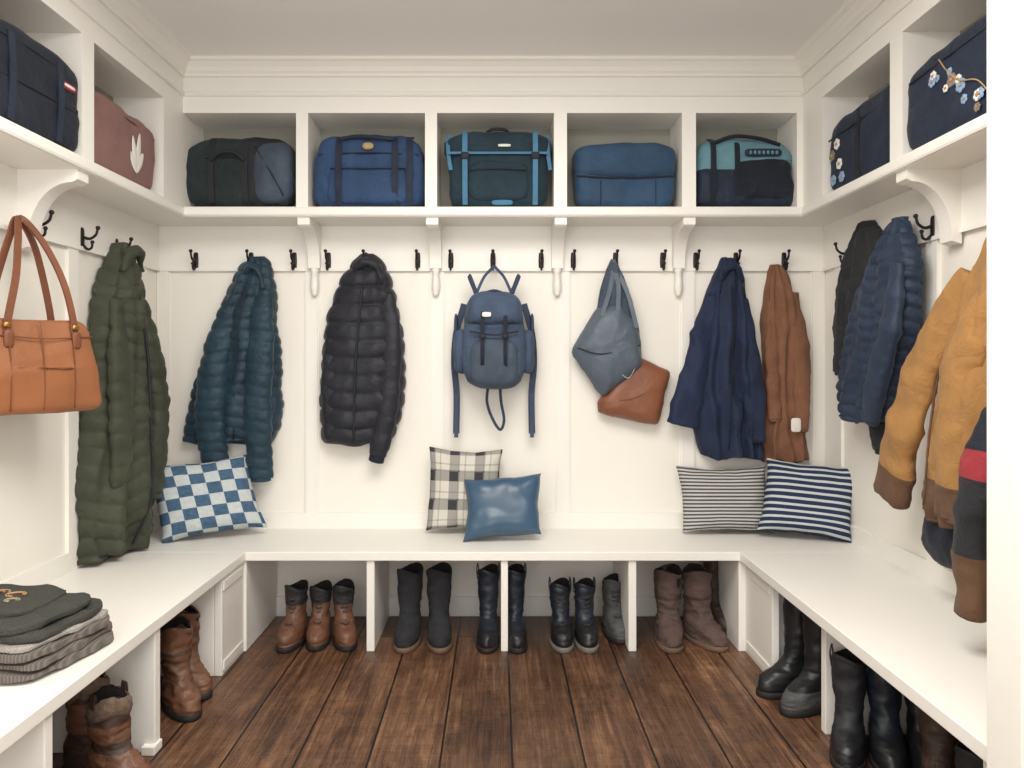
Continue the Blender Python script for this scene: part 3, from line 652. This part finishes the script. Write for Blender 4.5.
for k in range(13):
    t_=k/12; x=-.08+.26*t_+random.uniform(-.03,.03); z=.23-.17*t_+random.uniform(-.04,.04); flower(b,x,-.102,max(.04,z),random.uniform(.012,.024),(PALEB,LBL,PALEB,LBL,PALEB,SWT)[k%6],(GOLD,ORNG)[k%2])
b.tube([(-.05,-.105,.26),(.0,-.107,.20),(.06,-.107,.15),(.14,-.107,.12),(.2,-.104,.05)],.0025,GOLD,6)
b.build('floral_duffel_bag')
# ------------------------------------------------------------ pillows
def pillow(name,px,y,w,h,tmt,thick=.07,tilt=12,yaw=0,roll=0,zoff=0,leather=False,skew=0):
    b=MB(); N=26
    M=Matrix.Translation((wx(px,y),y,ZB))@Matrix.Rotation(math.radians(yaw),4,'Z')@Matrix.Rotation(math.radians(-tilt),4,'X')@Matrix.Translation((0,0,h/2+zoff))@Matrix.Rotation(math.radians(roll),4,'Y')
    b.M=M; b.disp=wr(5,.014,seed=px) if leather else wr(8,.010,seed=px)
    def pt(i,j,s):
        u=2*i/N-1; v=2*j/N-1
        e=max(0,(1-u**4)*(1-v**4))**.55
        x=u*w/2*(1-.09*(1-v*v)*abs(u))+skew*v; z=v*h/2*(1-.11*(1-u*u)*abs(v))
        return b.av((x,s*thick*e,z),(i/N+.001,j/N+.001))
    A=[[pt(i,j,-1) for j in range(N+1)] for i in range(N+1)]
    B=[[A[i][j] if i in(0,N) or j in (0,N) else pt(i,j,1) for j in range(N+1)] for i in range(N+1)]
    for i in range(N):
        for j in range(N):
            b.af((A[i][j],A[i+1][j],A[i+1][j+1],A[i][j+1]),tmt); b.af((B[i][j],B[i][j+1],B[i+1][j+1],B[i+1][j]),tmt)
    b.disp=None
    b.build(name,sub=1)
pillow('checkered_throw_pillow',206,3.53,.49,.39,pillow_mat('blue_check_fabric','check'),.085,20,20,-5,.01,False,-.03)
pillow('plaid_throw_pillow',464,3.655,.38,.43,pillow_mat('grey_plaid_fabric','plaid'),.065,8,0,2)
pillow('leather_throw_pillow',503,3.49,.39,.31,BLEATH,.07,24,0,-6,.012,True,.02)
pillow('striped_throw_pillow',726,3.655,.46,.34,pillow_mat('thin_stripe_fabric','thin'),.07,10,0,0,0,False,-.01)
pillow('striped_throw_pillow',810,3.52,.44,.38,pillow_mat('navy_stripe_fabric','wide'),.08,18,-14,4,.006,False,.02)
# ------------------------------------------------------------ folded sweaters
b=MB(); M0=Matrix.Translation((-1.41,2.14,ZB))@Matrix.Rotation(math.radians(-10),4,'Z')
def layer(z,h,w,d,mt,dx=0,dy=0,rot=0,p=7):
    b.M=M0@Matrix.Translation((dx,dy,z))@Matrix.Rotation(math.radians(rot),4,'Z')
    b.disp=wr(7,.012,seed=z*40)
    b.sbox((0,0,h/2),(w/2,d/2,h/2),mt,p,20)
    b.disp=None
layer(.003,.030,.46,.36,RIB); layer(.028,.030,.455,.355,RIB,.0,.0,2); layer(.056,.026,.45,.345,RIB,-.005,.0,-1); layer(.08,.018,.45,.34,SWL,-.01,0,-2)
layer(.094,.028,.44,.34,SWG,-.01,.01,3,5); layer(.118,.030,.43,.32,SWG,-.03,.0,-2,5); layer(.14,.022,.34,.26,SWG,-.06,.02,6,4)
b.M=M0@Matrix.Translation((0,0,.160))
for k in range(12):
    a=k*.9; cx_,cy_=-.06+.07*math.cos(a)*1.1,-.01+.06*math.sin(a); r=.014+.007*(k%3)
    b.tube([(cx_+r*math.cos(t),cy_+r*.8*math.sin(t),.006) for t in [i*.7 for i in range(8)]],.0020,(GOLD,ORNG,GOLD,SWL)[k%4],6,ref=(0,0,1))
b.build('folded_sweaters')
# ------------------------------------------------------------ boots
def boot(name,pos,yaw,h=.30,L=.27,W=.05,r=.055,up=RUB,low=None,sole=SOLK,split=.0,top_r=None,lace=False,cuff=None,wrk=.007,tabs=False,band=None,lean=0):
    low=low or up; top_r=top_r or r
    b=MB(); b.M=Matrix.Translation((pos[0],pos[1],0))@Matrix.Rotation(math.radians(yaw),4,'Z')
    fx=L*.69; bx=-L*.31; K=36
    def ring(z,f,bk,hw,e=1.0):
        c=(f+bk)/2;hx=(f-bk)/2; out=[]
        for j in range(K):
            t=2*math.pi*j/K; cs=math.cos(t); sn=math.sin(t)
            lng=max(0,min(1,(hx*2-.13)/.12))
            w=hw*(1+lng*(.10*cs-.10*math.cos(2*t)*.5))
            out.append(Vector((c+hx*sg(cs,.85),w*sg(sn,.9),z)))
        return out
    b.loft([ring(0,fx+.002,bx-.002,W+.002),ring(.004,fx+.006,bx-.005,W+.005),ring(.02,fx+.006,bx-.005,W+.005),ring(.025,fx,bx,W)],sole)
    b.sbox((bx+.04,0,.012),(.042,W*.9,.012),sole,5,5)
    key=[(.02,fx,bx,W),(.045,fx,bx-.002,W+.001),(.07,fx*.93,bx,W),(.09,fx*.72,bx+.004,W*.95),(.108,fx*.52,bx+.008,W*.9),(.13,r+.018,-r*1.15,W*.86),(.165,r+.006,-r*1.05,max(W*.84,r*.86))]
    hh=h-.165
    if hh>.02: key+=[(.165+hh*.4,(r+top_r)/2,-(r+top_r)/2,(r+top_r)*.47),(h,top_r,-top_r,top_r*.92)]
    A=cat([(k[0],k[1],k[2]) for k in key],9); Bw=cat([(k[3],0,0) for k in key],9)
    rings=[ring(a.x,a.y,a.z,w.x) for a,w in zip(A,Bw)]
    zs=[a.x for a in A]
    for rg in rings:
        for p in rg:
            p.x+=lean*max(0,p.z-.1)
            if p.z>h-.06: p.z+=.012*math.cos(math.atan2(p.y,p.x)*2+1)*(p.z-h+.06)/.06
    b.disp=lambda p: wr(14,wrk,(1,1,1.5),pos[0]*7)(p)*(1 if p.z>.03 else 0)
    def mf(i,j):
        z=zs[min(i,len(zs)-1)]
        if band and band[0]<z<band[1]: return band[2]
        return low if z<split else up
    b.loft(rings,up,caps=(True,False),mfn=mf); 
    tp=rings[-1]; c=sum(tp,Vector())/K
    def sc_(k,dz): return [c+(p-c)*k+Vector((0,0,dz)) for p in tp]
    b.loft([sc_(1.0,0),sc_(.97,.004),sc_(.9,.002),sc_(.86,-.03),sc_(.8,-.09)],DARK,caps=(False,True)); b.disp=None
    b.loft([sc_(1.03,-.014),sc_(1.05,-.008),sc_(1.04,0),sc_(1.0,.004),sc_(.9,.0)],up if not cuff else cuff,caps=(False,False))
    if cuff:
        b.disp=wr(30,.008); b.loft([sc_(1.02,-.05),sc_(1.12,-.04),sc_(1.15,-.02),sc_(1.12,.004),sc_(.9,.008)],cuff,caps=(False,False)); b.disp=None
    if lace:
        nl=6
        for k in range(nl):
            z=.098+k*(h-.125)/nl; f=max(r+.010,fx*.60-(z-.098)*1.9)+lean*max(0,z-.1); w=.019
            b.tube([(f-.010,-w,z),(f+.004,0,z+.006),(f-.010,w,z+.010)],.0022,LACE,6)
            b.tube([(f-.010,w,z),(f+.004,0,z+.006),(f-.010,-w,z+.010)],.0022,LACE,6)
    if tabs:
        for sy in (-1,1): b.strap([c+Vector((0,sy*top_r*.95,-.04)),c+Vector((0,sy*top_r*1.03,.0)),c+Vector((0,sy*top_r*.95,.03)),c+Vector((0,sy*top_r*.86,-.0))],.02,.004,up,(0,1,0))
    b.build(name)
def bx_(px,y=3.36): return wx(px,y)
for px,dy,yw,hh in ((290,3.47,-96,.25),(314,3.49,-86,.24),(338,3.48,-72,.25)): boot('leather_duck_boot',(bx_(px),dy),yw,hh,.25,.047,.05,RUBM,BRL,SOLK,.12,lace=True,band=(.10,.175,BRL),top_r=.054)
for px in (407,437): boot('felt_winter_boot',(bx_(px),3.48),-94 if px<420 else -84,.325,.27,.052,.056,FELT,FELT,SOLE,top_r=.064)
for px in (488,515): boot('rubber_rain_boot',(bx_(px),3.47),-92 if px<500 else -86,.325,.26,.045,.048,NVRUB,RUB,SOLK,.09,top_r=.053,tabs=True)
for px in (562,587): boot('ankle_boot',(bx_(px),3.47),-88,.26,.25,.047,.050,NVRUB,RUB,SOLW,.1,lace=True,tabs=True)
boot('hiking_boot',(bx_(615,3.5),3.57),-84,.25,.25,.048,.052,GRLT,GRLT,SOLK,.0,lace=True)
for px,yw in ((674,-96),(704,-66)): boot('suede_winter_boot',(bx_(px),3.48),yw,.32,.27,.056,.06,MAVL,MAVL,SOLE,.0,top_r=.067,band=(.19,.21,BRLD),wrk=.012)
boot('riding_boot',(bx_(716,3.6),3.66),-80,.40,.24,.042,.04,BRLD,BRLD,SOLK,top_r=.042)
for x,y,yw in ((-1.25,2.955,-40),(-1.215,2.80,-46)): boot('leather_work_boot',(x,y),yw,.30,.25,.048,.054,BRL,BRL,SOLK,.0,top_r=.060,band=(.2,.215,BRLD),wrk=.012)
boot('shearling_boot',(-1.29,2.33),-20,.30,.27,.05,.056,BRLD,BRLD,SOLK,.0,cuff=FUR,tabs=True,band=(.15,.24,BRL),wrk=.012)
boot('shearling_boot',(-1.19,2.27),-25,.27,.27,.05,.056,BRLD,BRL,SOLK,.12,cuff=FUR,tabs=True,wrk=.012,band=(.15,.2,BRL))
boot('tall_rubber_boot',(1.20,2.94),-160,.37,.28,.05,.052,RUB,RUB,SOLK,top_r=.06)
boot('tall_rubber_boot',(1.225,2.81),-152,.37,.28,.05,.052,RUB,GRLT,SOLK,.08,top_r=.06)
for x,y,yw,nm,h,c in ((1.185,2.49,-118,'rubber_rain_boot',.31,RUBM),(1.285,2.455,-108,'rubber_rain_boot',.30,NVRUB),(1.385,2.41,-108,'rubber_rain_boot',.30,RUB),(1.33,2.23,-120,'leather_boot',.27,BRLD),(1.42,2.16,-120,'leather_boot',.27,GRLT),(1.30,2.0,-125,'leather_boot',.25,RUBM)):
    boot(nm,(x,y),yw,h,.27,.048,.052,c,RUB,SOLK,.1,top_r=.057,tabs=(nm[0]=='r'))
# ------------------------------------------------------------ lights, camera
def area(name,loc,rot,sx,sy,p,col):
    l=bpy.data.lights.new(name,'AREA'); l.shape='RECTANGLE'; l.size=sx; l.size_y=sy; l.energy=p; l.color=col
    o=bpy.data.objects.new(name,l); o.location=loc; o.rotation_euler=rot; sc.collection.objects.link(o)
area('ceiling_light',(0,1.55,2.70),(0,0,0),1.5,1.5,74,(1,.96,.905))
area('rear_fill_light',(-.2,-1.1,1.5),(math.radians(90),0,0),2.6,2.0,52,(1,.98,.955))  # unseen soft fill added behind the camera; no window is built there
w=bpy.data.worlds.new('world'); sc.world=w; w.use_nodes=True
w.node_tree.nodes['Background'].inputs[0].default_value=(1,.985,.965,1); w.node_tree.nodes['Background'].inputs[1].default_value=.8
cd=bpy.data.cameras.new('camera'); cd.sensor_width=36; cd.lens=F/1024*36; cd.shift_x=(512-CX)/1024; cd.shift_y=-(384-CY)/1024; cd.clip_start=.05
co=bpy.data.objects.new('camera',cd); co.location=(0,0,H); co.rotation_euler=(math.pi/2,0,0); sc.collection.objects.link(co); sc.camera=co
sc.view_settings.view_transform='Standard'; sc.view_settings.look='None'; sc.view_settings.exposure=0
